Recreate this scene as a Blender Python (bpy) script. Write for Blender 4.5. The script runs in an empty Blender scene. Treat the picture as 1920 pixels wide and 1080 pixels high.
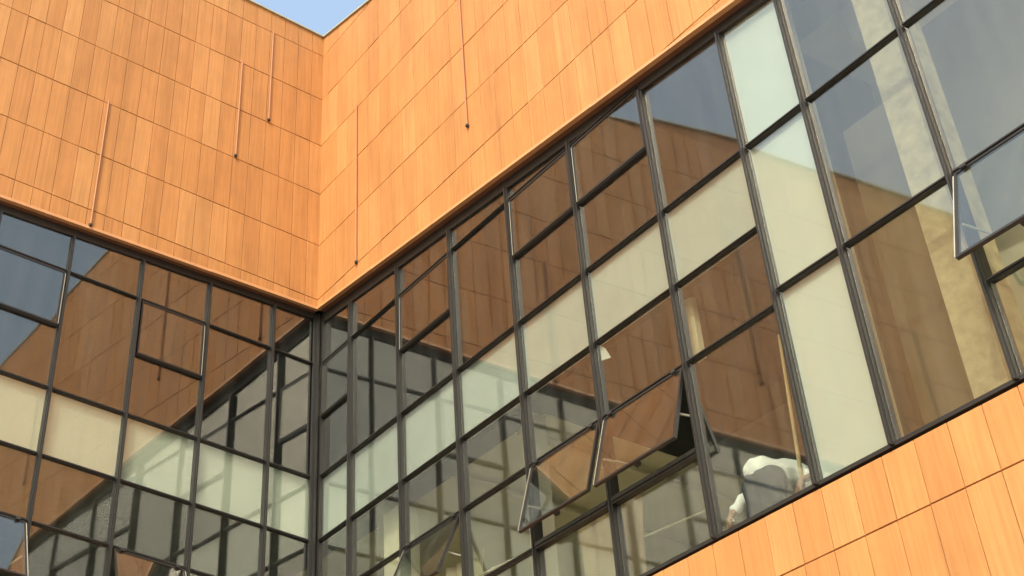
import bpy, bmesh, math, random
from math import radians as rad, sin, cos, pi
from mathutils import Vector, Matrix
random.seed(7)
C = bpy.context.scene.collection
S = bpy.context.scene

# ------------------------------------------------------------------ camera, sky, sun, exposure
def make_camera():
    a, b, g = -1.1286515754, 0.7222152228, 0.0648489501
    f_ = Vector((sin(a)*cos(b), cos(a)*cos(b), sin(b)))
    r0 = Vector((cos(a), -sin(a), 0)); u0 = r0.cross(f_)
    r = r0*cos(g) + u0*sin(g); u = -r0*sin(g) + u0*cos(g)
    cam = bpy.data.cameras.new('camera'); o = bpy.data.objects.new('camera', cam); C.objects.link(o)
    m = Matrix((r, u, -f_)).transposed().to_4x4(); m.translation = Vector((18.03668, -10.04834, 0))
    o.matrix_world = m
    cam.sensor_width = 36; cam.lens = 36*2758.77/1920
    cam.shift_x = 486.05/1920; cam.shift_y = -395.3/1920
    cam.clip_start = 0.1; cam.clip_end = 6000
    S.camera = o
make_camera()
SUN = Vector((0.55, -0.835, 0)).normalized(); EL = rad(43)
w = bpy.data.worlds.new('World'); S.world = w; w.use_nodes = True
nt = w.node_tree; nt.nodes.clear()
sky = nt.nodes.new('ShaderNodeTexSky'); sky.sky_type = 'NISHITA'; sky.sun_disc = False
sky.sun_elevation = EL; sky.sun_rotation = math.atan2(SUN.x, SUN.y)
sky.altitude = 0; sky.air_density = 1.0; sky.dust_density = 10.0; sky.ozone_density = 1.2
bg = nt.nodes.new('ShaderNodeBackground'); bg.inputs[1].default_value = 0.15
ow = nt.nodes.new('ShaderNodeOutputWorld')
hz = nt.nodes.new('ShaderNodeVectorMath'); hz.operation = 'ADD'; hz.inputs[1].default_value = (1.25, 1.75, 2.25)   # thin even high haze
nt.links.new(sky.outputs[0], hz.inputs[0]); 
# the haze is brighter round the sun (aureole), falling off smoothly
tcw = nt.nodes.new('ShaderNodeTexCoord'); dt = nt.nodes.new('ShaderNodeVectorMath'); dt.operation = 'DOT_PRODUCT'
dt.inputs[1].default_value = (SUN.x*cos(EL), SUN.y*cos(EL), sin(EL)); nt.links.new(tcw.outputs['Generated'], dt.inputs[0])
mxm = nt.nodes.new('ShaderNodeMath'); mxm.operation = 'MAXIMUM'; mxm.inputs[1].default_value = 0.0; nt.links.new(dt.outputs['Value'], mxm.inputs[0])
pwm = nt.nodes.new('ShaderNodeMath'); pwm.operation = 'POWER'; pwm.inputs[1].default_value = 4.0; nt.links.new(mxm.outputs[0], pwm.inputs[0])
aus = nt.nodes.new('ShaderNodeVectorMath'); aus.operation = 'SCALE'; aus.inputs[0].default_value = (2.9, 3.15, 3.2); nt.links.new(pwm.outputs[0], aus.inputs['Scale'])
had = nt.nodes.new('ShaderNodeVectorMath'); had.operation = 'ADD'; nt.links.new(hz.outputs[0], had.inputs[0]); nt.links.new(aus.outputs[0], had.inputs[1])
nt.links.new(had.outputs[0], bg.inputs[0]); nt.links.new(bg.outputs[0], ow.inputs[0])
sl = bpy.data.lights.new('sun', 'SUN'); sl.energy = 2.0; sl.angle = rad(0.53); sl.color = (1.0, 0.93, 0.82)
so = bpy.data.objects.new('sun', sl); C.objects.link(so); so.location = (10, -20, 40)
sd = Vector((SUN.x*cos(EL), SUN.y*cos(EL), sin(EL)))
so.rotation_euler = sd.to_track_quat('Z', 'Y').to_euler()
S.view_settings.view_transform = 'Standard'; S.view_settings.look = 'None'
S.view_settings.gamma = 1; S.view_settings.use_curve_mapping = False
S.view_settings.exposure = 0.55
cy = S.cycles
cy.max_bounces = 14; cy.transparent_max_bounces = 24; cy.glossy_bounces = 8; cy.diffuse_bounces = 5
cy.transmission_bounces = 8; cy.sample_clamp_indirect = 6; cy.caustics_reflective = False
cy.use_denoising = True

# ------------------------------------------------------------------ materials
def newmat(name):
    m = bpy.data.materials.new(name); m.use_nodes = True
    n = m.node_tree.nodes; n.clear()
    return m, n, m.node_tree.links
def plain(name, col, rough=0.6, metal=0.0, var=0.12, scale=6.0, bump=0.0, coords='obj'):
    m, n, l = newmat(name)
    o = n.new('ShaderNodeOutputMaterial'); p = n.new('ShaderNodeBsdfPrincipled')
    tc = n.new('ShaderNodeTexCoord'); nz = n.new('ShaderNodeTexNoise')
    nz.inputs['Scale'].default_value = scale; nz.inputs['Detail'].default_value = 6
    mr = n.new('ShaderNodeMapRange'); mr.inputs['From Min'].default_value = 0.3; mr.inputs['From Max'].default_value = 0.7
    mr.inputs['To Min'].default_value = 1-var; mr.inputs['To Max'].default_value = 1+var
    mx = n.new('ShaderNodeVectorMath'); mx.operation = 'SCALE'; mx.inputs[0].default_value = col
    l.new(tc.outputs['Object'], nz.inputs['Vector']); l.new(nz.outputs['Fac'], mr.inputs['Value'])
    l.new(mr.outputs[0], mx.inputs['Scale']); l.new(mx.outputs[0], p.inputs['Base Color'])
    p.inputs['Roughness'].default_value = rough; p.inputs['Metallic'].default_value = metal
    if bump:
        b = n.new('ShaderNodeBump'); b.inputs['Strength'].default_value = bump; b.inputs['Distance'].default_value = 0.02
        l.new(nz.outputs['Fac'], b.inputs['Height']); l.new(b.outputs[0], p.inputs['Normal'])
    l.new(p.outputs[0], o.inputs[0])
    return m
def tile_mat(name, island):
    m, n, l = newmat(name)
    o = n.new('ShaderNodeOutputMaterial'); p = n.new('ShaderNodeBsdfPrincipled')
    if island:
        g = n.new('ShaderNodeNewGeometry'); rnd = g.outputs['Random Per Island']
    else:
        g = n.new('ShaderNodeObjectInfo'); rnd = g.outputs['Random']
    geo = n.new('ShaderNodeNewGeometry')
    cr = n.new('ShaderNodeValToRGB'); e = cr.color_ramp.elements
    e[0].position = 0; e[0].color = (0.405, 0.181, 0.055, 1)
    e[1].position = 1; e[1].color = (0.452, 0.222, 0.073, 1)
    for pos, col in ((0.35, (0.414, 0.188, 0.057, 1)), (0.62, (0.423, 0.194, 0.059, 1)), (0.82, (0.430, 0.200, 0.062, 1)), (0.92, (0.444, 0.213, 0.069, 1))):
        k = e.new(pos); k.color = col
    l.new(rnd, cr.inputs[0])
    # vertical combed grain, offset per tile
    sc = n.new('ShaderNodeVectorMath'); sc.operation = 'MULTIPLY'; sc.inputs[1].default_value = (26, 26, 0.9)
    l.new(geo.outputs['Position'], sc.inputs[0])
    ad = n.new('ShaderNodeVectorMath'); ad.operation = 'ADD'
    cb = n.new('ShaderNodeCombineXYZ'); mm = n.new('ShaderNodeMath'); mm.operation = 'MULTIPLY'; mm.inputs[1].default_value = 91
    l.new(rnd, mm.inputs[0]); l.new(mm.outputs[0], cb.inputs[2]); l.new(mm.outputs[0], cb.inputs[0])
    l.new(sc.outputs[0], ad.inputs[0]); l.new(cb.outputs[0], ad.inputs[1])
    n1 = n.new('ShaderNodeTexNoise'); n1.inputs['Scale'].default_value = 1; n1.inputs['Detail'].default_value = 4; n1.inputs['Roughness'].default_value = 0.6
    l.new(ad.outputs[0], n1.inputs['Vector'])
    n2 = n.new('ShaderNodeTexNoise'); n2.inputs['Scale'].default_value = 2.2; n2.inputs['Detail'].default_value = 7; n2.inputs['Roughness'].default_value = 0.65
    l.new(geo.outputs['Position'], n2.inputs['Vector'])
    r1 = n.new('ShaderNodeMapRange'); r1.inputs['From Min'].default_value = 0.25; r1.inputs['From Max'].default_value = 0.75
    r1.inputs['To Min'].default_value = 0.85; r1.inputs['To Max'].default_value = 1.12; l.new(n1.outputs['Fac'], r1.inputs['Value'])
    r2 = n.new('ShaderNodeMapRange'); r2.inputs['From Min'].default_value = 0.3; r2.inputs['From Max'].default_value = 0.7
    r2.inputs['To Min'].default_value = 0.93; r2.inputs['To Max'].default_value = 1.07; l.new(n2.outputs['Fac'], r2.inputs['Value'])
    m0 = n.new('ShaderNodeMath'); m0.operation = 'MULTIPLY'; l.new(r1.outputs[0], m0.inputs[0]); l.new(r2.outputs[0], m0.inputs[1])
    s3 = n.new('ShaderNodeVectorMath'); s3.operation = 'MULTIPLY'; s3.inputs[1].default_value = (2.6, 2.6, 0.16); l.new(geo.outputs['Position'], s3.inputs[0])
    n3 = n.new('ShaderNodeTexNoise'); n3.inputs['Scale'].default_value = 1; n3.inputs['Detail'].default_value = 5; n3.inputs['Roughness'].default_value = 0.7; l.new(s3.outputs[0], n3.inputs['Vector'])
    r3 = n.new('ShaderNodeMapRange'); r3.inputs['From Min'].default_value = 0.36; r3.inputs['From Max'].default_value = 0.52
    r3.inputs['To Min'].default_value = 0.87; r3.inputs['To Max'].default_value = 1.02; l.new(n3.outputs['Fac'], r3.inputs['Value'])
    mu = n.new('ShaderNodeMath'); mu.operation = 'MULTIPLY'; l.new(m0.outputs[0], mu.inputs[0]); l.new(r3.outputs[0], mu.inputs[1])
    vs = n.new('ShaderNodeVectorMath'); vs.operation = 'SCALE'; l.new(cr.outputs[0], vs.inputs[0]); l.new(mu.outputs[0], vs.inputs['Scale'])
    l.new(vs.outputs[0], p.inputs['Base Color'])
    p.inputs['Roughness'].default_value = 0.72; p.inputs['Specular IOR Level'].default_value = 0.3
    b = n.new('ShaderNodeBump'); b.inputs['Strength'].default_value = 0.25; b.inputs['Distance'].default_value = 0.004
    l.new(n1.outputs['Fac'], b.inputs['Height']); l.new(b.outputs[0], p.inputs['Normal'])
    l.new(p.outputs[0], o.inputs[0])
    return m
def glass_mat(name, tint, base, wav=0.00035):
    m, n, l = newmat(name)
    o = n.new('ShaderNodeOutputMaterial')
    tr = n.new('ShaderNodeBsdfTransparent'); tr.inputs[0].default_value = (*tint, 1)
    gl = n.new('ShaderNodeBsdfGlossy'); gl.inputs['Roughness'].default_value = 0.030; gl.inputs[0].default_value = (0.98, 0.95, 0.875, 1)
    fr = n.new('ShaderNodeLayerWeight'); fr.inputs['Blend'].default_value = 0.5
    pw = n.new('ShaderNodeMath'); pw.operation = 'POWER'; pw.inputs[1].default_value = 5; l.new(fr.outputs['Facing'], pw.inputs[0])
    ma = n.new('ShaderNodeMath'); ma.operation = 'MULTIPLY_ADD'; ma.inputs[1].default_value = 0.85; ma.inputs[2].default_value = base; ma.use_clamp = True
    l.new(pw.outputs[0], ma.inputs[0])
    geo = n.new('ShaderNodeNewGeometry'); nz = n.new('ShaderNodeTexNoise'); nz.inputs['Scale'].default_value = 1.3; nz.inputs['Detail'].default_value = 1
    l.new(geo.outputs['Position'], nz.inputs['Vector'])
    b = n.new('ShaderNodeBump'); b.inputs['Strength'].default_value = 1.0; b.inputs['Distance'].default_value = wav
    l.new(nz.outputs['Fac'], b.inputs['Height']); l.new(b.outputs[0], gl.inputs['Normal'])
    mx = n.new('ShaderNodeMixShader'); l.new(ma.outputs[0], mx.inputs[0]); l.new(tr.outputs[0], mx.inputs[1]); l.new(gl.outputs[0], mx.inputs[2])
    df = n.new('ShaderNodeBsdfDiffuse'); df.inputs[0].default_value = (0.54, 0.58, 0.52, 1)      # streaked dust film that also paints a pale reflected-light veil over dark panes
    s5 = n.new('ShaderNodeVectorMath'); s5.operation = 'MULTIPLY'; s5.inputs[1].default_value = (5, 5, 0.7); l.new(geo.outputs['Position'], s5.inputs[0])
    n5 = n.new('ShaderNodeTexNoise'); n5.inputs['Scale'].default_value = 1; n5.inputs['Detail'].default_value = 5; l.new(s5.outputs[0], n5.inputs['Vector'])
    r5 = n.new('ShaderNodeMapRange'); r5.inputs['From Min'].default_value = 0.38; r5.inputs['From Max'].default_value = 0.72
    r5.inputs['To Min'].default_value = 0.005; r5.inputs['To Max'].default_value = 0.022; l.new(n5.outputs['Fac'], r5.inputs['Value'])
    m5 = n.new('ShaderNodeMixShader'); l.new(r5.outputs[0], m5.inputs[0]); l.new(mx.outputs[0], m5.inputs[1]); l.new(df.outputs[0], m5.inputs[2])
    l.new(m5.outputs[0], o.inputs[0])
    return m
M = {}
M['tile'] = tile_mat('terracotta_tile', False)
M['tiles'] = tile_mat('terracotta_tiling', True)
M['grout'] = plain('tile_joint_grout', (0.34, 0.155, 0.056), 0.9)  # grout colour of the tile joints
M['lip'] = plain('terracotta_lip', (0.50, 0.25, 0.10), 0.55, var=0.08)
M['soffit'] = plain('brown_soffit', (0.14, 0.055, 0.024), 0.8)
M['rod'] = plain('terracotta_rod', (0.33, 0.15, 0.06), 0.6, var=0.05)
M['rod2'] = plain('dull_terracotta_rod', (0.36, 0.15, 0.06), 0.7, var=0.05)
M['cap'] = plain('dark_cap', (0.02, 0.015, 0.012), 0.7)
M['coping'] = plain('pale_coping', (0.36, 0.36, 0.24), 0.6)
M['frame'] = plain('olive_grey_aluminium', (0.014, 0.013, 0.010), 0.45, 0.0, var=0.04, scale=3)
M['edge'] = plain('sunlit_edge_aluminium', (0.34, 0.33, 0.25), 0.5, 0.0)  # pale tone puts sunlight into the sash edges; stay arms share it
M['head'] = plain('dark_head_frame', (0.022, 0.018, 0.012), 0.6)
M['black'] = plain('black_gasket', (0.012, 0.011, 0.010), 0.7)
M['glass'] = glass_mat('tinted_glass', (0.83, 0.86, 0.82), 0.118)
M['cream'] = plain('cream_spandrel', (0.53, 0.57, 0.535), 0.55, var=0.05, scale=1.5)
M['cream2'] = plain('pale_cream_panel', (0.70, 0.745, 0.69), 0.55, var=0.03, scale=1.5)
M['cream3'] = plain('lightened_cream_spandrel', (0.84, 0.86, 0.73), 0.55, var=0.04, scale=1.5)  # left band's cream lightened to make up for its weaker sun
M['dim'] = plain('grey_green_ceiling', (0.10, 0.11, 0.095), 0.9)
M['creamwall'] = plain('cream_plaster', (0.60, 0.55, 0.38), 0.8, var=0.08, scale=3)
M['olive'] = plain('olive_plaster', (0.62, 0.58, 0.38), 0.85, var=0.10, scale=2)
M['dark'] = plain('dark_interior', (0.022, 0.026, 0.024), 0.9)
M['brownwall'] = plain('brown_plaster', (0.115, 0.090, 0.042), 0.85, var=0.10, scale=1.6)
M['rough'] = plain('rough_beige_plaster', (0.47, 0.39, 0.23), 0.9, var=0.22, scale=7, bump=0.6)
M['floor'] = plain('pale_screed', (0.78, 0.75, 0.64), 0.8)
M['conc'] = plain('concrete', (0.30, 0.29, 0.26), 0.85)
M['pave'] = plain('paving', (0.34, 0.32, 0.28), 0.85, scale=0.4)
M['tan'] = plain('tan_cloth', (0.56, 0.44, 0.26), 0.9, var=0.12, scale=3)
M['wood'] = plain('pale_wood', (0.55, 0.42, 0.22), 0.6)
M['skin'] = plain('skin', (0.33, 0.19, 0.12), 0.6, var=0.04)
M['shirt'] = plain('white_shirt', (0.86, 0.86, 0.82), 0.85, var=0.05, bump=0.3)
M['denim'] = plain('grey_blue_trousers', (0.018, 0.024, 0.040), 0.85, var=0.10, bump=0.3)
M['hair'] = plain('dark_hair', (0.03, 0.02, 0.015), 0.6)

# ------------------------------------------------------------------ helpers
def link(name, me, mat, parent=None, loc=None, rot=None):
    o = bpy.data.objects.new(name, me); C.objects.link(o)
    if mat is not None and me is not None and not me.materials:
        for mm in (mat if isinstance(mat, (list, tuple)) else [mat]): me.materials.append(mm)
    if parent: o.parent = parent
    if loc: o.location = loc
    if rot: o.rotation_euler = rot
    return o
def prism(bm, pts, y0, y1, inset=0.0, mi=0):
    """polygon in local x-z (counter-clockwise seen from -y), front at y0, back at y1"""
    cx = sum(p[0] for p in pts)/len(pts); cz = sum(p[1] for p in pts)/len(pts)
    def ins(p):
        dx, dz = p[0]-cx, p[1]-cz
        return (p[0]-math.copysign(min(inset, abs(dx)), dx), p[1]-math.copysign(min(inset, abs(dz)), dz))
    F = [bm.verts.new((ins(p)[0], y0, ins(p)[1])) for p in pts]
    n = len(pts); fs = []
    if inset:
        Mi = [bm.verts.new((p[0], y0+inset, p[1])) for p in pts]
    else: Mi = F
    B = [bm.verts.new((p[0], y1, p[1])) for p in pts]
    fs.append(bm.faces.new(F)); fs.append(bm.faces.new(B[::-1]))
    for i in range(n):
        j = (i+1) % n
        if inset: fs.append(bm.faces.new((F[i], Mi[i], Mi[j], F[j])))
        fs.append(bm.faces.new((Mi[i], B[i], B[j], Mi[j])))
    for f in fs: f.material_index = mi
def box(bm, x0, x1, y0, y1, z0, z1, mi=0):
    prism(bm, [(x0, z0), (x1, z0), (x1, z1), (x0, z1)], y0, y1, 0, mi)
def tome(bm, name):
    bmesh.ops.recalc_face_normals(bm, faces=bm.faces[:])
    me = bpy.data.meshes.new(name); bm.to_mesh(me); bm.free(); return me
def mesh(name, fn):
    bm = bmesh.new(); fn(bm); return tome(bm, name)
def clip(pts, f):
    """keep the part of the polygon where f(x,z) >= 0 (f linear)"""
    out = []
    for i, p in enumerate(pts):
        q = pts[(i+1) % len(pts)]; a, b = f(*p), f(*q)
        if a >= 0: out.append(p)
        if (a >= 0) != (b >= 0):
            t = a/(a-b); out.append((p[0]+(q[0]-p[0])*t, p[1]+(q[1]-p[1])*t))
    return out
def area(pts):
    return abs(sum(pts[i][0]*pts[(i+1) % len(pts)][1]-pts[(i+1) % len(pts)][0]*pts[i][1] for i in range(len(pts))))/2
def tag(o, label=None, cat=None, group=None, kind=None):
    if label: o['label'] = label
    if cat: o['category'] = cat
    if group: o['group'] = group
    if kind: o['kind'] = kind
    return o
def root(name, rz, label, cat):
    o = bpy.data.objects.new(name, None); C.objects.link(o); o.rotation_euler = (0, 0, rz); o.empty_display_size = 0.3
    return tag(o, label, cat, kind='thing')
EPS = 0.0800491
RL = pi/2 + EPS                       # the left wall's own frame: local x = -(distance from the corner)
U = Vector((sin(EPS), -cos(EPS), 0)); NL = Vector((cos(EPS), sin(EPS), 0))
def lerp_tab(tab, x):
    if x <= tab[0][0]: return tab[0][1]
    for (a, b), (c, d) in zip(tab, tab[1:]):
        if x <= c: return b+(d-b)*(x-a)/(c-a)
    return tab[-1][1]
OFF = 0.16                            # cladding stands proud of the glass
SILL_R = [(0, 13.06), (20, 10.78)]    # underside of the clad storey, by distance from the corner
SILL_L = [(0, 13.045), (5.8, 12.815), (24, 12.80)]
PAR_R = [(0, 19.11), (1.9, 18.62), (7.2, 18.0), (11.7, 17.15), (18, 16.6)]
PAR_L = [(0, 19.06), (2.2, 19.10), (6.4, 19.73), (9.6, 20.08), (24, 20.15)]
TH, JOINT = 1.075, 0.011
ZJ = [11.055 + TH*i for i in range(9)]

# ------------------------------------------------------------------ ground
def ground():
    bm = bmesh.new()
    for x0, x1, y0, y1 in ((-1500, 1500, -1500, 1500),):
        vs = [bm.verts.new(p) for p in ((x0, y0, -1.6), (x1, y0, -1.6), (x1, y1, -1.6), (x0, y1, -1.6))]
        bm.faces.new(vs)
    tag(link('ground', tome(bm, 'ground'), M['pave']), kind='structure')
ground()

# ------------------------------------------------------------------ clad walls
def clad_wall(name, rz, sgn, label, s0, s_end, sill, par, zjs, col0, wtile, visible, cap=True, s_lo=None):
    rt = root(name, rz, label, 'wall')
    X = lambda s: sgn*s
    jit = random.Random(name+label)
    # core behind the tiles
    def polystrip(lo, hi, step_pts):
        a = [(s, lerp_tab(lo, s)) for s in step_pts]; b = [(s, lerp_tab(hi, s)) for s in reversed(step_pts)]
        return a + b
    knots = sorted(set([s0, s_end] + [k for k, _ in sill if s0 < k < s_end] + [k for k, _ in par if s0 < k < s_end]))
    def core(bm):
        for a, b in zip(knots, knots[1:]):
            pts = [(X(a), lerp_tab(sill, a)+0.012), (X(b), lerp_tab(sill, b)+0.012), (X(b), lerp_tab(par, b)-0.02), (X(a), lerp_tab(par, a)-0.02)]
            if sgn < 0: pts = pts[::-1]
            prism(bm, pts, -OFF+0.016, 0.30)
    link('wall_core', mesh('wall_core', core), M['grout'], rt)
    full = {}
    stuff = bmesh.new(); nst = 0
    ncol0 = math.floor((s0-col0)/wtile); ncol1 = math.ceil((s_end-col0)/wtile)
    for c in range(ncol0, ncol1):
        a = max(col0+c*wtile, s0)+JOINT*0.4; b = min(col0+(c+1)*wtile, s_end)-JOINT*0.4
        if b-a < 0.03: continue
        for z0, z1 in zip(zjs, zjs[1:]):
            za, zb = z0+JOINT*0.55, z1-JOINT*0.55
            pts = [(a, za), (b, za), (b, zb), (a, zb)]
            for tab, sg in ((sill, 1), (par, -1)):
                ya, yb = lerp_tab(tab, a), lerp_tab(tab, b)
                m_ = (yb-ya)/(b-a); off = 0.03 if sg > 0 else 0.015
                pts = clip(pts, lambda x, z: sg*(z-(ya+m_*(x-a)))-off)
                if len(pts) < 3: break
            if len(pts) < 3 or area(pts) < 0.004: continue
            isfull = len(pts) == 4 and abs(area(pts)-(b-a)*(zb-za)) < 1e-6
            mid = sum(p[0] for p in pts)/len(pts), sum(p[1] for p in pts)/len(pts)
            dy = jit.uniform(-0.0025, 0.0018)
            if visible(*mid):
                if isfull:
                    key = round(b-a, 3)
                    if key not in full:
                        ww, hh = (b-a)/2, (zb-za)/2
                        full[key] = mesh('tile', lambda bm: prism(bm, [(-ww, -hh), (ww, -hh), (ww, hh), (-ww, hh)], -0.03, -0.013, 0.0025))
                    o = link('tile', full[key], M['tile'], rt, (X((a+b)/2), -OFF+0.03+dy, (za+zb)/2))
                else:
                    P2 = [(X(p[0])-X(mid[0]), p[1]-mid[1]) for p in pts]
                    if sgn < 0: P2 = P2[::-1]
                    o = link('tile', mesh('tile', lambda bm: prism(bm, P2, -0.03, -0.013, 0.0025)), M['tile'], rt, (X(mid[0]), -OFF+0.03+dy, mid[1]))
                o.rotation_euler = (jit.uniform(-0.0035, 0.0035), 0, jit.uniform(-0.004, 0.004))
            else:
                P2 = [(X(p[0]), p[1]) for p in pts]
                if sgn < 0: P2 = P2[::-1]
                prism(stuff, P2, -OFF+dy, -OFF+0.016+dy, 0.0025); nst += 1
    if nst: tag(link('tiling', tome(stuff, 'tiling'), M['tiles'], rt), kind='stuff')
    else: stuff.free()
    if cap:
        def cop(bm):
            for a, b in zip(knots, knots[1:]):
                pts = [(X(a), lerp_tab(par, a)-0.014), (X(b), lerp_tab(par, b)-0.014), (X(b), lerp_tab(par, b)+0.012), (X(a), lerp_tab(par, a)+0.012)]
                if sgn < 0: pts = pts[::-1]
                prism(bm, pts, -OFF-0.035, 0.33)
        link('coping', mesh('coping', cop), M['coping'], rt)
        def lip(bm):
            kk = [k for k in knots]
            for a, b in zip(kk, kk[1:]):
                a_ = a
                if sgn < 0: pass
                def q(s, d): return (X(s), lerp_tab(sill, s)+d)
                pts = [q(a_, -0.022), q(b, -0.022), q(b, 0.024), q(a_, 0.024)]
                if sgn < 0: pts = pts[::-1]
                prism(bm, pts, -OFF-0.022, -OFF+0.05, 0.004)
        link('drip_edge', mesh('drip_edge', lip), M['lip'], rt)
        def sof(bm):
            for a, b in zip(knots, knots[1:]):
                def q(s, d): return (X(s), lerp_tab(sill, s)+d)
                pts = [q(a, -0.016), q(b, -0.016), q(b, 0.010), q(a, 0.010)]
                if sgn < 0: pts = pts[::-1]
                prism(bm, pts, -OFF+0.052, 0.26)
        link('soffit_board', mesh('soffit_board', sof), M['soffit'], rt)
    return rt
def conduit(rt, sgn, s, ztop, zbot, r=0.0145):
    def f(bm):
        n = 10; ring = []
        for z in (zbot, ztop):
            ring.append([bm.verts.new((r*cos(2*pi*k/n), r*sin(2*pi*k/n), z-zbot)) for k in range(n)])
        for k in range(n): bm.faces.new((ring[0][k], ring[0][(k+1) % n], ring[1][(k+1) % n], ring[1][k]))
        bm.faces.new(ring[0][::-1]); bm.faces.new(ring[1])
    o = link('conduit', mesh('conduit', f), M['rod' if sgn < 0 else 'rod2'], rt, (sgn*s, -OFF-r*1.9, zbot))
    def g(bm):
        bmesh.ops.create_icosphere(bm, subdivisions=2, radius=0.034)
        for v in bm.verts: v.co.y *= 0.7
    link('end_cap', mesh('end_cap', g), M['cap'], o, (0, 0.0, -0.012))

WL = clad_wall('clad_wall', RL, -1, 'left upper wall of orange terracotta tiles with three vertical rods, above the left glazing', OFF, 24.0, SILL_L, PAR_L, ZJ, 0.42, 0.307,
               lambda s, z: s < 6.9)
WR = clad_wall('clad_wall', 0, 1, 'right upper wall of bright orange terracotta tiles above the long right glazing', OFF*1.0, 18.0, SILL_R, PAR_R, ZJ, 1.77, 0.349,
               lambda s, z: z < 19.2-(s-1.9)*0.80)
for s, zt, zb in ((4.34, 15.39, 12.93), (1.915, 17.53, 15.40), (1.305, 18.60, 16.48), (8.88, 17.54, 14.10), (13.0, 16.47, 13.6)): conduit(WL, -1, s, zt, zb)
for s, zt, zb in ((4.58, 16.47, 13.78), (1.435, 16.46, 13.22), (9.5, 15.4, 13.55)): conduit(WR, 1, s, zt, zb)
BASE = [(0, 6.245), (18, 6.225)]
LOW = [(0, -1.6), (24, -1.6)]
ZL = [5.645-TH*i for i in range(7, -1, -1)] + [6.72]
def base_wall(name, rz, sgn, label, s_end, col0, wt, vis):
    rt = clad_wall(name, rz, sgn, label, 0.03, s_end, LOW, [(0, 6.25), (s_end, 6.235)], ZL, col0, wt, vis, cap=False)
    def cp(bm):
        pts = [(sgn*0.16, 6.238), (sgn*s_end, 6.226), (sgn*s_end, 6.262), (sgn*0.16, 6.274)]
        if sgn < 0: pts = pts[::-1]
        prism(bm, pts, -OFF+0.118, 0.12, 0.003)
    link('sill_flashing', mesh('sill_flashing', cp), M['lip'], rt)
    return rt
OFF_UP = OFF
OFF = 0.03
WB = base_wall('clad_wall', 0, 1, 'low wall of large orange terracotta tiles under the right glazing, at the bottom right corner', 18.0, 9.70, 0.36,
               lambda s, z: 5.3 < s < 13.2 and z > 4.0)
WB2 = base_wall('clad_wall', RL, -1, 'low orange terracotta tiled wall under the left glazing', 24.0, 0.42, 0.307, lambda s, z: False)
OFF = OFF_UP

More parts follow.
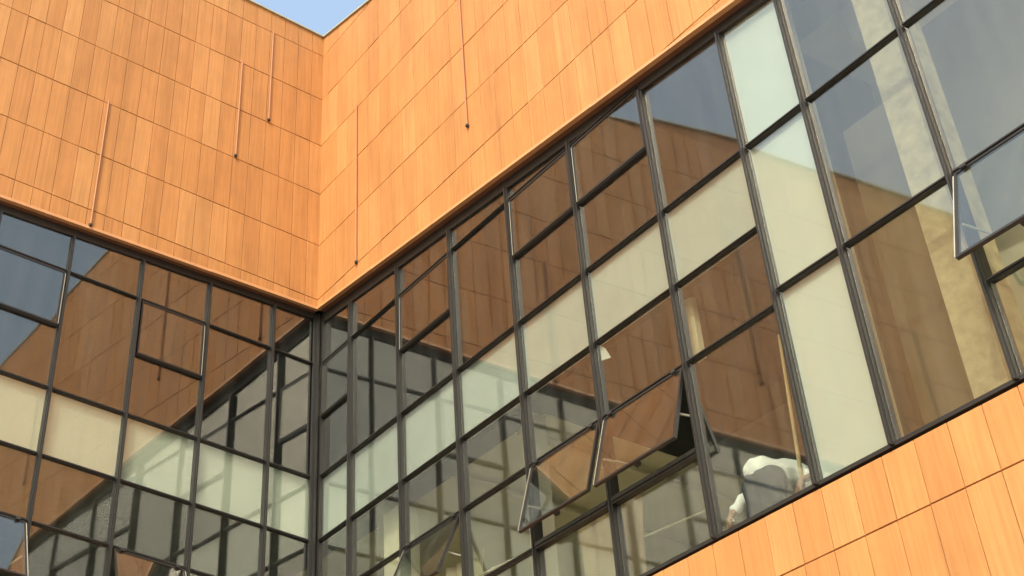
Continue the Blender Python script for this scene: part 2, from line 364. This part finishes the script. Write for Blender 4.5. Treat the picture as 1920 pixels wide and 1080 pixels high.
# ------------------------------------------------------------------ curtain walls
T1, T2, T3, T4, T5, T6, T7, TX = 12.09, 11.13, 10.155, 9.15, 8.20, 7.20, 6.262, 8.34
HEAD_R = [(0, 12.865), (20, 10.70)]
HEAD_L = [(0, 12.935), (5.72, 12.67), (24, 12.66)]
MR = [0.0, 1.02, 2.39, 3.78, 5.17, 6.54, 7.95, 9.31, 10.21, 11.52, 12.92, 14.3, 15.7, 17.1]
ML = [0.0, 0.92, 2.11, 3.31, 4.51] + [5.71+1.2*i for i in range(15)]
GY = 0.0
def curtain(name, rz, sgn, label, Ms, head, sill, cells):
    rt = root(name, rz, label, 'glazed facade')
    X = lambda s: sgn*s
    jit = random.Random(label)
    top = max(s for s in Ms)
    def poly(a, b, za, zb):
        """a quad in s,z; zb None = up to the sloped head"""
        ta = lerp_tab(head, a)+0.03 if zb is None else zb; tb = lerp_tab(head, b)+0.03 if zb is None else zb
        pts = [(X(a), za), (X(b), za), (X(b), tb), (X(a), ta)]
        return pts if sgn > 0 else pts[::-1]
    # mullions
    for i, s in enumerate(Ms):
        wd = 0.023 if i else 0.03
        def mu(bm, s=s, wd=wd, i=i):
            h = lerp_tab(head, s)-0.01
            for (x0, x1, y0, y1) in ((-wd, wd, -0.048, 0.075), (-wd*0.52, wd*0.52, -0.080, -0.047), (-wd*1.12, wd*1.12, -0.004, 0.030)):
                box(bm, x0, x1, y0, y1, 6.27, h)
        if i == 0: continue
        link('mullion', mesh('mullion', mu), M['frame'], rt, (X(s), 0, 0))
    def pane(a, b, za, zb, parent=rt, y=GY):
        pts = poly(a, b, za, zb); cx = sum(p[0] for p in pts)/4; cz = sum(p[1] for p in pts)/4
        o = link('glass_pane', mesh('glass_pane', lambda bm: prism(bm, [(p[0]-cx, p[1]-cz) for p in pts], -0.004, 0.004)), M['glass'], parent, (cx, y, cz))
        o.rotation_euler = (jit.uniform(-0.003, 0.003), 0, jit.uniform(-0.003, 0.003))
        return o
    def transom(a, b, z, zz=None, h=0.022, d=0.036):
        def f(bm):
            box(bm, X(a) if sgn > 0 else X(b), X(b) if sgn > 0 else X(a), -d, 0.032, z-h, z+h)
            box(bm, X(a) if sgn > 0 else X(b), X(b) if sgn > 0 else X(a), -d-0.014, -d+0.001, z-h*0.35, z+h*0.35)
        link('transom', mesh('transom', f), M['frame'], rt)
    def sash(a, b, z, L, th, strip=True):
        """top-hung window: frame mesh hinged at its top edge, pane as its child"""
        wdt = b-a; fw = 0.027
        x0, x1 = (a, b) if sgn > 0 else (-b, -a)
        cx = (x0+x1)/2; hw = wdt/2
        def f(bm):
            box(bm, -hw, hw, -0.018, 0.020, -fw, 0); box(bm, -hw, hw, -0.018, 0.020, -L, -L+fw)
            box(bm, -hw, -hw+fw, -0.018, 0.020, -L+fw, -fw); box(bm, hw-fw, hw, -0.018, 0.020, -L+fw, -fw)
            if strip:  # pale strip paints sun on the sash's corner-side edge
                xs = -hw if sgn > 0 else hw
                box(bm, min(xs, xs-sgn*0.014), max(xs, xs-sgn*0.014), -0.016, 0.016, -L+0.02, -0.03, 1)
        me = mesh('window_sash', f); me.materials.append(M['frame']); me.materials.append(M['edge'])
        o = link('window_sash', me, None, rt, (cx, -0.022, z-0.024), (-th, 0, 0))
        link('glass_pane', mesh('glass_pane', lambda bm: box(bm, -hw+fw*0.6, hw-fw*0.6, -0.004, 0.004, -L+fw*0.6, -fw*0.6)), M['glass'], o, (0, -0.006, 0))
        if th > 0.12:
            def arm(bm):
                box(bm, -0.008, 0.008, -0.01, 0.01, 0, 0.34)
            for sx in (-1, 1):
                am = link('stay_arm', mesh('stay_arm', arm), M['edge'], o, (sx*(hw-0.05), 0.02, -L*0.62), (-1.15, 0, 0))
            link('latch', mesh('latch', lambda bm: prism(bm, [(-0.03, -0.02), (0.03, -0.02), (0.03, 0.02), (-0.03, 0.02)], -0.02, 0.03, 0.005)), M['black'], o, (0, 0.04, -L+0.02))
            for sx in (-1, 1):
                link('hinge', mesh('hinge', lambda bm: box(bm, -0.03, 0.03, -0.045, -0.028, -0.03, 0.012)), M['black'], o, (sx*(hw-0.12), 0, 0))
        return o
    def panel(a, b, za, zb, mt='cream'):
        pts = poly(a, b, za, zb)
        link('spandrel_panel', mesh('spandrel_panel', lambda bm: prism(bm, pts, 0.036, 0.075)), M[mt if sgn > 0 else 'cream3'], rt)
    for i, (a0, b0) in enumerate(zip(Ms, Ms[1:])):
        a, b = a0+0.040, b0-0.040
        if i == 0: a = 0.085
        for (kind, za, zb, *ex) in cells(i):
            if kind == 'glass': pane(a-0.01, b+0.01, za, zb)
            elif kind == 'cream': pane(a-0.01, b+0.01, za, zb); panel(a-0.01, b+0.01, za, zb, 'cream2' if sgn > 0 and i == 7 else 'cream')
            elif kind == 'ajar': sash(a+0.012, b-0.012, zb, zb-za-0.045, rad(ex[0]))
            elif kind == 'open': sash(a+0.012, b-0.012, zb, ex[1], rad(ex[0]))
            elif kind == 'bar': transom(a, b, za, None, 0.013 if za == T2 else 0.020)
            elif kind == 'bigbar': transom(a, b, za, None, 0.040, 0.060)
    # sloping head frame and bottom frame
    def hd(bm):
        knots = sorted(set([Ms[0]+0.08, Ms[-1]] + [k for k, _ in head if 0 < k < Ms[-1]]))
        for a, b in zip(knots, knots[1:]):
            pts = [(X(a), lerp_tab(head, a)), (X(b), lerp_tab(head, b)), (X(b), lerp_tab(sill, b)-0.02), (X(a), lerp_tab(sill, a)-0.02)]
            if sgn < 0: pts = pts[::-1]
            prism(bm, pts, -0.03, 0.16)
    link('head_frame', mesh('head_frame', hd), M['head'], rt)
    def bt(bm):
        x0, x1 = (0.08, Ms[-1]) if sgn > 0 else (-Ms[-1], -0.08)
        box(bm, x0, x1, -0.03, 0.05, T7-0.002, T7+0.035)
    link('bottom_frame', mesh('bottom_frame', bt), M['frame'], rt)
    return rt
def cells_R(i):
    tops = [('glass', T1, None), ('bar', T1, 0)]
    if i in (0, 2, 4, 5): up = tops+[('ajar', T2, T1, 0.7), ('bar', T2, 0), ('glass', T3, T2)]
    elif i in (1, 3): up = tops+[('glass', T3, T1)]
    elif i == 6: up = [('glass', T3, None)]
    elif i == 7:
        return [('cream', T3, None), ('bar', T3, 0), ('cream', TX, T3), ('bar', TX, 0), ('cream', T7, TX)]
    elif i == 8:
        return [('glass', T3, None), ('bar', T3, 0), ('glass', TX, T3), ('bar', TX, 0), ('glass', T7, TX)]
    elif i == 9:
        return [('glass', T3, None), ('bar', T3, 0), ('glass', TX, T3), ('bar', TX, 0), ('open', T6, TX, 19, 1.10), ('bar', T6, 0), ('glass', T7, T6)]
    else:
        return [('glass', T3, None), ('bar', T3, 0), ('glass', TX, T3), ('bar', TX, 0), ('glass', T7, TX)]
    mid = [('bar', T3, 0), ('cream', T4, T3), ('bar', T4, 0), ('glass', T5, T4), ('bar', T5, 0)]
    if i in (4, 5): low = [('open', T6, T5, 16.5, 0.925), ('bigbar', T6, 0), ('glass', T7, T6)]
    elif i == 2: low = [('open', T6, T5, 24, 0.925), ('bigbar', T6, 0), ('glass', T7, T6)]
    elif i == 6: low = [('glass', T7, T5)]
    else: low = [('glass', T6, T5), ('bar', T6, 0), ('glass', T7, T6)]
    return up+mid+low
def cells_L(i):
    up = [('glass', T1, None), ('bar', T1, 0)]
    if i in (2, 4) or i > 5 and i % 2 == 0: up += [('ajar', T2, T1, 0.7), ('bar', T2, 0), ('glass', T3, T2)]
    else: up += [('glass', T3, T1)]
    up += [('bar', T3, 0), ('cream', T4, T3), ('bar', T4, 0), ('glass', T5, T4), ('bar', T5, 0)]
    if i in (2, 4): up += [('open', T6, T5, 22, 0.925), ('bar', T6, 0), ('glass', T7, T6)]
    else: up += [('glass', T6, T5), ('bar', T6, 0), ('glass', T7, T6)]
    return up
CR = curtain('curtain_wall', 0, 1, 'long right glass facade with dark mullions, two tilted open windows and cream panels', MR, HEAD_R, SILL_R, cells_R)
CL = curtain('curtain_wall', RL, -1, 'left glass facade with dark mullions and a cream band, under the left tiled wall', ML, HEAD_L, SILL_L, cells_L)
def corner(bm):
    for x0, x1, y0, y1 in ((0.02, 0.09, -0.075, -0.02), (-0.04, 0.05, -0.02, 0.09), (0.085, 0.115, -0.115, -0.075)):
        box(bm, x0, x1, y0, y1, 6.27, 13.0)
    box(bm, 0.115, 0.16, -0.05, 0.0, 6.27, 13.0)
    box(bm, 0.04, 0.085, -0.16, -0.115, 6.27, 13.0)
cp = link('mullion', mesh('mullion', corner), M['frame'], CR, (0, 0, 0)); cp['label'] = 'double corner post where the two glass walls meet'

# ------------------------------------------------------------------ interior of the two glazed storeys
def polyprism(name, pts, z0, z1, mat):
    bm = bmesh.new()
    A = [bm.verts.new((x, y, z0)) for x, y in pts]; B = [bm.verts.new((x, y, z1)) for x, y in pts]
    bm.faces.new(A[::-1]); bm.faces.new(B)
    for i in range(len(pts)):
        j = (i+1) % len(pts); bm.faces.new((A[i], A[j], B[j], B[i]))
    return tag(link(name, tome(bm, name), mat), kind='structure')
def LP(s, n): v = U*s+NL*n; return (v.x, v.y)
def outline(d, D=6.5):
    """L-shaped plan, d behind the glass line"""
    c = Vector((-d/cos(EPS)-d*math.tan(EPS)*0, d)); 
    return [c[:], (17.3, d), (17.3, D), (-D, D), LP(23.5, -D), LP(23.5, -d)]
R_ONLY = [(9.35, 0.12), (17.3, 0.12), (17.3, 6.5), (9.35, 6.5)]
MAINP = [(-0.13, 0.12), (9.30, 0.12), (9.30, 6.5), (-6.5, 6.5), LP(23.5, -6.5), LP(23.5, -0.13)]
polyprism('floor', outline(0.06), 5.75, 6.03, M['floor'])
polyprism('floor', MAINP, 9.42, 9.95, M['conc'])
polyprism('ceiling', MAINP, 9.30, 9.415, M['dim'])
polyprism('ceiling', [(-1.6, 0.48), (4.74, 0.48), (4.74, 6.2), (-1.6, 6.2)], 9.27, 9.297, M['olive'])
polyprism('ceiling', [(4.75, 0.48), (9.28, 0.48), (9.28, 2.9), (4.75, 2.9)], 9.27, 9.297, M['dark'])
polyprism('floor', MAINP, 9.955, 9.99, M['dark'])  # thin dark sheet added to cut light bounced off the upper floor
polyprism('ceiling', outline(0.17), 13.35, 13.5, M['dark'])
polyprism('roof', outline(0.31, 6.9), 16.0, 16.3, M['conc'])  # unseen inner slab, put in to keep daylight out of the rooms
def wall_seg(name, p, q, z0, z1, mat, t=0.15):
    d = Vector((q[0]-p[0], q[1]-p[1])); n = Vector((-d.y, d.x)).normalized()*t
    return polyprism(name, [p, q, (q[0]+n.x, q[1]+n.y), (p[0]+n.x, p[1]+n.y)], z0, z1, mat)
wall_seg('back_wall', (9.30, 6.3), (-6.4, 6.3), 6.03, 9.29, M['olive'], -0.15)
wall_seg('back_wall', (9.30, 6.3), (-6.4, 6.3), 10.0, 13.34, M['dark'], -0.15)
wall_seg('back_wall', (-6.3, 6.3), LP(23.4, -6.3), 6.03, 9.29, M['olive'], -0.15)
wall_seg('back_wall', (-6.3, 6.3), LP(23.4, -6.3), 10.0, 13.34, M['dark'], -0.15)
wall_seg('back_wall', (17.3, 2.2), (9.45, 2.2), 6.03, 13.34, M['creamwall'], -0.15)
bx_ceiling = polyprism('ceiling', [(9.46, 0.18), (17.2, 0.18), (17.2, 2.19), (9.46, 2.19)], 13.05, 13.2, M['creamwall'])
wall_seg('end_wall', (17.3, 0.2), (17.3, 6.5), 5.8, 16.0, M['conc'])
wall_seg('end_wall', LP(23.4, -6.5), LP(23.4, -0.2), 5.8, 16.0, M['conc'])
wall_seg('partition', (9.32, 0.10), (9.32, 6.3), 6.03, 13.34, M['brownwall'], -0.12)
def bx(name, x0, x1, y0, y1, z0, z1, mat, **k):
    o = link(name, mesh(name, lambda bm: prism(bm, [(x0, z0), (x1, z0), (x1, z1), (x0, z1)], y0, y1, 0.004)), mat)
    return tag(o, **k) if k else tag(o, kind='structure')
# piers and ceiling trims seen through the lower panes
bx('column', 4.72, 4.91, 0.25, 0.48, 6.03, 9.30, M['creamwall'])
bx('column', 1.42, 1.98, 0.28, 0.50, 6.03, 9.30, M['creamwall'])
bx('column', 1.24, 1.40, 0.30, 0.46, 6.03, 9.30, M['brownwall'])
bx('ceiling_beam', 0.1, 9.2, 0.13, 0.42, 9.12, 9.295, M['dark'])
bx('ceiling_trim', 0.2, 9.2, 0.43, 0.47, 9.17, 9.295, M['creamwall'])
# the tall bay at the right
bx('column', 10.88, 11.24, 0.28, 0.75, 6.03, 13.30, M['rough'])
bx('column', 10.03, 10.07, 0.28, 0.33, 6.03, 13.30, M['creamwall'])
bx('infill_wall', 10.10, 10.895, 0.60, 0.72, 6.03, 10.1, M['brownwall'])
bx('infill_wall', 11.7, 12.9, 0.55, 0.70, 6.03, 8.0, M['rough'])
bx('ceiling_beam', 10.3, 17.2, 0.9, 1.4, 11.4, 11.9, M['creamwall'])
bx('ceiling_beam', 9.4, 10.2, 1.0, 3.0, 12.0, 12.5, M['creamwall'])
bx('cable_duct', 7.83, 7.95, 0.20, 0.28, 8.36, 9.11, M['creamwall'], label='short cream duct hanging behind the glass beside the mullion, above the worker', cat='duct')

# ------------------------------------------------------------------ pole and worker behind the glass
def tube(bm, p, q, r0, r1, n=8):
    p, q = Vector(p), Vector(q); d = (q-p).normalized()
    a = d.orthogonal().normalized(); b = d.cross(a)
    r = [[bm.verts.new(c+(a*cos(2*pi*k/n)+b*sin(2*pi*k/n))*rr) for k in range(n)] for c, rr in ((p, r0), (q, r1))]
    for k in range(n): bm.faces.new((r[0][k], r[0][(k+1) % n], r[1][(k+1) % n], r[1][k]))
    bm.faces.new(r[0][::-1]); bm.faces.new(r[1])
def pole(bm):
    tube(bm, (8.78, 0.35, 6.04), (9.08, 0.16, 8.02), 0.024, 0.013)
tag(link('wooden_pole', mesh('wooden_pole', pole), M['wood']), 'pale wooden pole leaning upright behind the glass beside the bending worker', 'pole')
def pipe(name_label, p, q, r=0.017):
    def f(bm):
        tube(bm, p, q, r, r)
        a, b = Vector(p), Vector(q)
        for t in (0.34, 0.62): tube(bm, a.lerp(b, t), a.lerp(b, t+0.035), r*1.5, r*1.5)
    tag(link('plastic_pipe', mesh('plastic_pipe', f), M['creamwall']), name_label, 'pipe', 'pale pipes leaning inside the lower windows')
pipe('pale pipe lying across the window beside the bulky cream column', (3.45, 0.32, 7.52), (4.72, 0.24, 7.38))
pipe('thin pale pipe sloping behind the pane left of the bending worker', (6.62, 0.30, 6.87), (7.62, 0.30, 6.79), 0.012)
def sheet(bm):
    prism(bm, [(-0.07, -0.09), (0.09, -0.13), (0.02, 0.02), (-0.07, 0.12)], -0.002, 0.002)
tag(link('paper_sheet', mesh('paper_sheet', sheet), M['cream2'], None, (6.66, 0.03, 9.02)), 'small torn pale paper sheet stuck behind the glass just under the cream band', 'paper')
def curtain_cloth(x0, x1, y, z0, z1, label, mat, seed):
    rr = random.Random(seed); ph = [rr.uniform(0, 6) for _ in range(4)]
    def f(bm):
        n, m = 40, 10; g = []
        for j in range(m+1):
            t = j/m; row = []
            for i in range(n+1):
                u = i/n; x = x0+(x1-x0)*(u*(1-0.12*t*(1-t)*4)+0.06*t*(1-t)*4)
                yy = y+0.035*sin(u*26+ph[0]+t*1.2)+0.02*sin(u*11+ph[1]-t*2)
                row.append(bm.verts.new((x, yy, z1-(z1-z0)*t+0.015*sin(u*9+ph[2])*t)))
            g.append(row)
        for j in range(m):
            for i in range(n): bm.faces.new((g[j][i], g[j][i+1], g[j+1][i+1], g[j+1][i]))
        bmesh.ops.solidify(bm, geom=bm.faces[:], thickness=0.004)
    me = mesh('dust_sheet', f)
    for p in me.polygons: p.use_smooth = True
    return tag(link('dust_sheet', me, mat), label, 'dust sheet', 'dust sheets hung inside the lower windows')
curtain_cloth(5.22, 6.42, 0.50, 6.15, 7.55, 'tan dust sheet hanging in folds under the left one of the two big open windows', M['tan'], 3)
curtain_cloth(2.45, 3.30, 0.62, 6.15, 8.05, 'pale dust sheet hanging in folds near the corner of the right glazing', M['creamwall'], 5)
for q, (px, lab) in enumerate(((2.9, 'pale ceiling pipe nearest the glazed corner, running into the lower room'), (4.35, 'pale ceiling pipe behind the cream column, running into the lower room'))):
    o = link('ceiling_pipe', mesh('ceiling_pipe', lambda bm: tube(bm, (px, 0.5, 9.17), (px-0.1, 5.9, 9.17), 0.05, 0.05, 12)), M['creamwall']); tag(o, lab, 'pipe')
def skin(name, nodes, edges, mat, parent=None, sub=2, rootv=0, smooth=True):
    me = bpy.data.meshes.new(name); me.from_pydata([n[0] for n in nodes], edges, [])
    o = bpy.data.objects.new(name, me); C.objects.link(o)
    m = o.modifiers.new('skin', 'SKIN'); m.use_smooth_shade = smooth
    for i, n in enumerate(nodes):
        r = n[1]; me.skin_vertices[0].data[i].radius = (r, r) if not isinstance(r, tuple) else r
        me.skin_vertices[0].data[i].use_root = (i == rootv)
    s = o.modifiers.new('sub', 'SUBSURF'); s.levels = sub; s.render_levels = sub
    dg = bpy.context.evaluated_depsgraph_get(); dg.update()
    ne = bpy.data.meshes.new_from_object(o.evaluated_get(dg)); o.modifiers.clear(); o.data = ne
    for p in ne.polygons: p.use_smooth = True
    ne.materials.clear(); ne.materials.append(mat)
    if parent: o.parent = parent
    return o
def blob(name, caps, mat, parent, vox=0.016):
    """cloth shape: tapered capsules fused into one smooth skin"""
    bm = bmesh.new()
    for p, q, r0, r1 in caps:
        p, q = Vector(p), Vector(q); n = max(2, int((q-p).length/0.03)+1)
        for k in range(n):
            t = k/(n-1); c = p.lerp(q, t); rr = r0+(r1-r0)*t
            bmesh.ops.create_icosphere(bm, subdivisions=2, radius=rr, matrix=Matrix.Translation(c))
    me = bpy.data.meshes.new(name); bm.to_mesh(me); bm.free()
    o = bpy.data.objects.new(name, me); C.objects.link(o)
    m = o.modifiers.new('r', 'REMESH'); m.mode = 'VOXEL'; m.voxel_size = vox
    m = o.modifiers.new('s', 'SMOOTH'); m.iterations = 6; m.factor = 0.5
    dg = bpy.context.evaluated_depsgraph_get(); dg.update()
    ne = bpy.data.meshes.new_from_object(o.evaluated_get(dg)); o.modifiers.clear(); o.data = ne
    for v in ne.vertices:                                  # folds in the cloth
        k = 0.011*sin(v.co.x*38+v.co.z*21)*sin(v.co.y*17+v.co.x*9); v.co += Vector((0, -k, k))
    for p in ne.polygons: p.use_smooth = True
    ne.materials.clear(); ne.materials.append(mat); o.parent = parent
    return o
def worker():
    # own frame: origin on the floor between the feet, x to the right of the picture, y into the room
    J = [((0, 0.0, 0.78), 0.12), ((0.0, 0.13, 0.85), 0.12), ((0.03, 0.30, 0.87), 0.13), ((0.10, 0.45, 0.80), 0.11), ((0.17, 0.54, 0.72), 0.052), ((0.23, 0.60, 0.63), 0.086), ((0.26, 0.64, 0.54), 0.068),
         ((-0.11, 0.0, 0.74), 0.095), ((-0.13, -0.06, 0.42), 0.06), ((-0.15, 0.05, 0.08), 0.042), ((-0.15, 0.0, 0.035), 0.038), ((-0.16, 0.18, 0.03), 0.033),
         ((0.11, 0.0, 0.74), 0.095), ((0.13, -0.07, 0.42), 0.06), ((0.15, 0.05, 0.08), 0.042), ((0.16, 0.0, 0.035), 0.038), ((0.17, 0.19, 0.03), 0.033),
         ((-0.21, 0.24, 0.84), 0.06), ((-0.36, 0.02, 0.70), 0.044), ((-0.41, -0.14, 0.53), 0.030),
         ((0.36, 0.38, 0.76), 0.06), ((0.49, 0.14, 0.66), 0.044), ((0.48, -0.08, 0.54), 0.030)]
    E = [(0, 1), (1, 2), (2, 3), (3, 4), (4, 5), (5, 6), (0, 7), (7, 8), (8, 9), (9, 10), (10, 11), (0, 12), (12, 13), (13, 14), (14, 15), (15, 16),
         (3, 17), (17, 18), (18, 19), (3, 20), (20, 21), (21, 22)]
    for wi, sx in ((19, -1), (22, 1)):                     # palms, four bent fingers and a thumb
        wx, wy, wz = J[wi][0]
        pm = len(J); J.append(((wx+0.005*sx, wy-0.035, wz-0.065), (0.034, 0.018))); E.append((wi, pm))
        for k, (ox, ln) in enumerate(((-0.030, 0.062), (-0.010, 0.074), (0.010, 0.070), (0.029, 0.055))):
            a = len(J); J.append(((wx+ox, wy-0.055, wz-0.105), 0.010)); J.append(((wx+ox*1.1, wy-0.052, wz-0.105-ln*0.55), 0.0085)); J.append(((wx+ox*1.1, wy-0.035, wz-0.105-ln), 0.007))
            E += [(pm, a), (a, a+1), (a+1, a+2)]
        a = len(J); J.append(((wx-sx*0.045, wy-0.03, wz-0.075), 0.012)); J.append(((wx-sx*0.055, wy-0.045, wz-0.115), 0.009)); E += [(pm, a), (a, a+1)]
    body = skin('person', J, E, M['skin'])
    tag(body, 'worker bending over behind the glass in a white shirt and grey-blue trousers', 'person')
    P = lambda i: J[i][0]
    blob('shirt', [((-0.03, -0.03, 0.84), P(1), 0.175, 0.165), (P(1), P(2), 0.165, 0.175), (P(2), P(3), 0.175, 0.15), (P(3), (0.15, 0.52, 0.75), 0.15, 0.085),
                   (P(2), P(17), 0.15, 0.10), (P(17), P(18), 0.095, 0.070), (P(18), (-0.40, -0.09, 0.595), 0.068, 0.056), (P(3), P(20), 0.13, 0.10), (P(20), (0.45, 0.20, 0.70), 0.09, 0.07)], M['shirt'], body)
    blob('trousers', [((-0.05, 0.0, 0.74), (0.05, 0.0, 0.74), 0.165, 0.165), ((-0.07, -0.07, 0.70), (-0.12, -0.07, 0.44), 0.155, 0.115), ((-0.13, -0.05, 0.44), (-0.15, 0.03, 0.11), 0.10, 0.08),
                      ((0.07, -0.07, 0.70), (0.12, -0.07, 0.44), 0.155, 0.115), ((0.13, -0.06, 0.44), (0.15, 0.03, 0.11), 0.10, 0.08)], M['denim'], body)
    def hair(bm):
        bmesh.ops.create_icosphere(bm, subdivisions=3, radius=0.104)
        for v in bm.verts:
            v.co.z *= 0.92; k = 1+0.05*sin(v.co.x*60)*cos(v.co.y*50); v.co *= k
    hm = mesh('hair', hair)
    for p in hm.polygons: p.use_smooth = True
    link('hair', hm, M['hair'], body, (0.225, 0.585, 0.665))
    def shoe(bm):
        bmesh.ops.create_icosphere(bm, subdivisions=2, radius=0.06)
        for v in bm.verts: v.co.y *= 2.1; v.co.z = max(v.co.z*0.8, -0.03)
    for sx in (-1, 1): link('shoe', mesh('shoe', shoe), M['hair'], body, (sx*0.155, 0.08, 0.032))
    # features of the face, turned down to the work
    for sx in (-1, 1):
        link('ear', mesh('ear', lambda bm: bmesh.ops.create_icosphere(bm, subdivisions=1, radius=0.025)), M['skin'], body, (0.235+sx*0.09, 0.60, 0.625))
    body.location = (8.40, 0.34, 6.03)
    body.scale = (1.0, 1.0, 1.0)
worker()
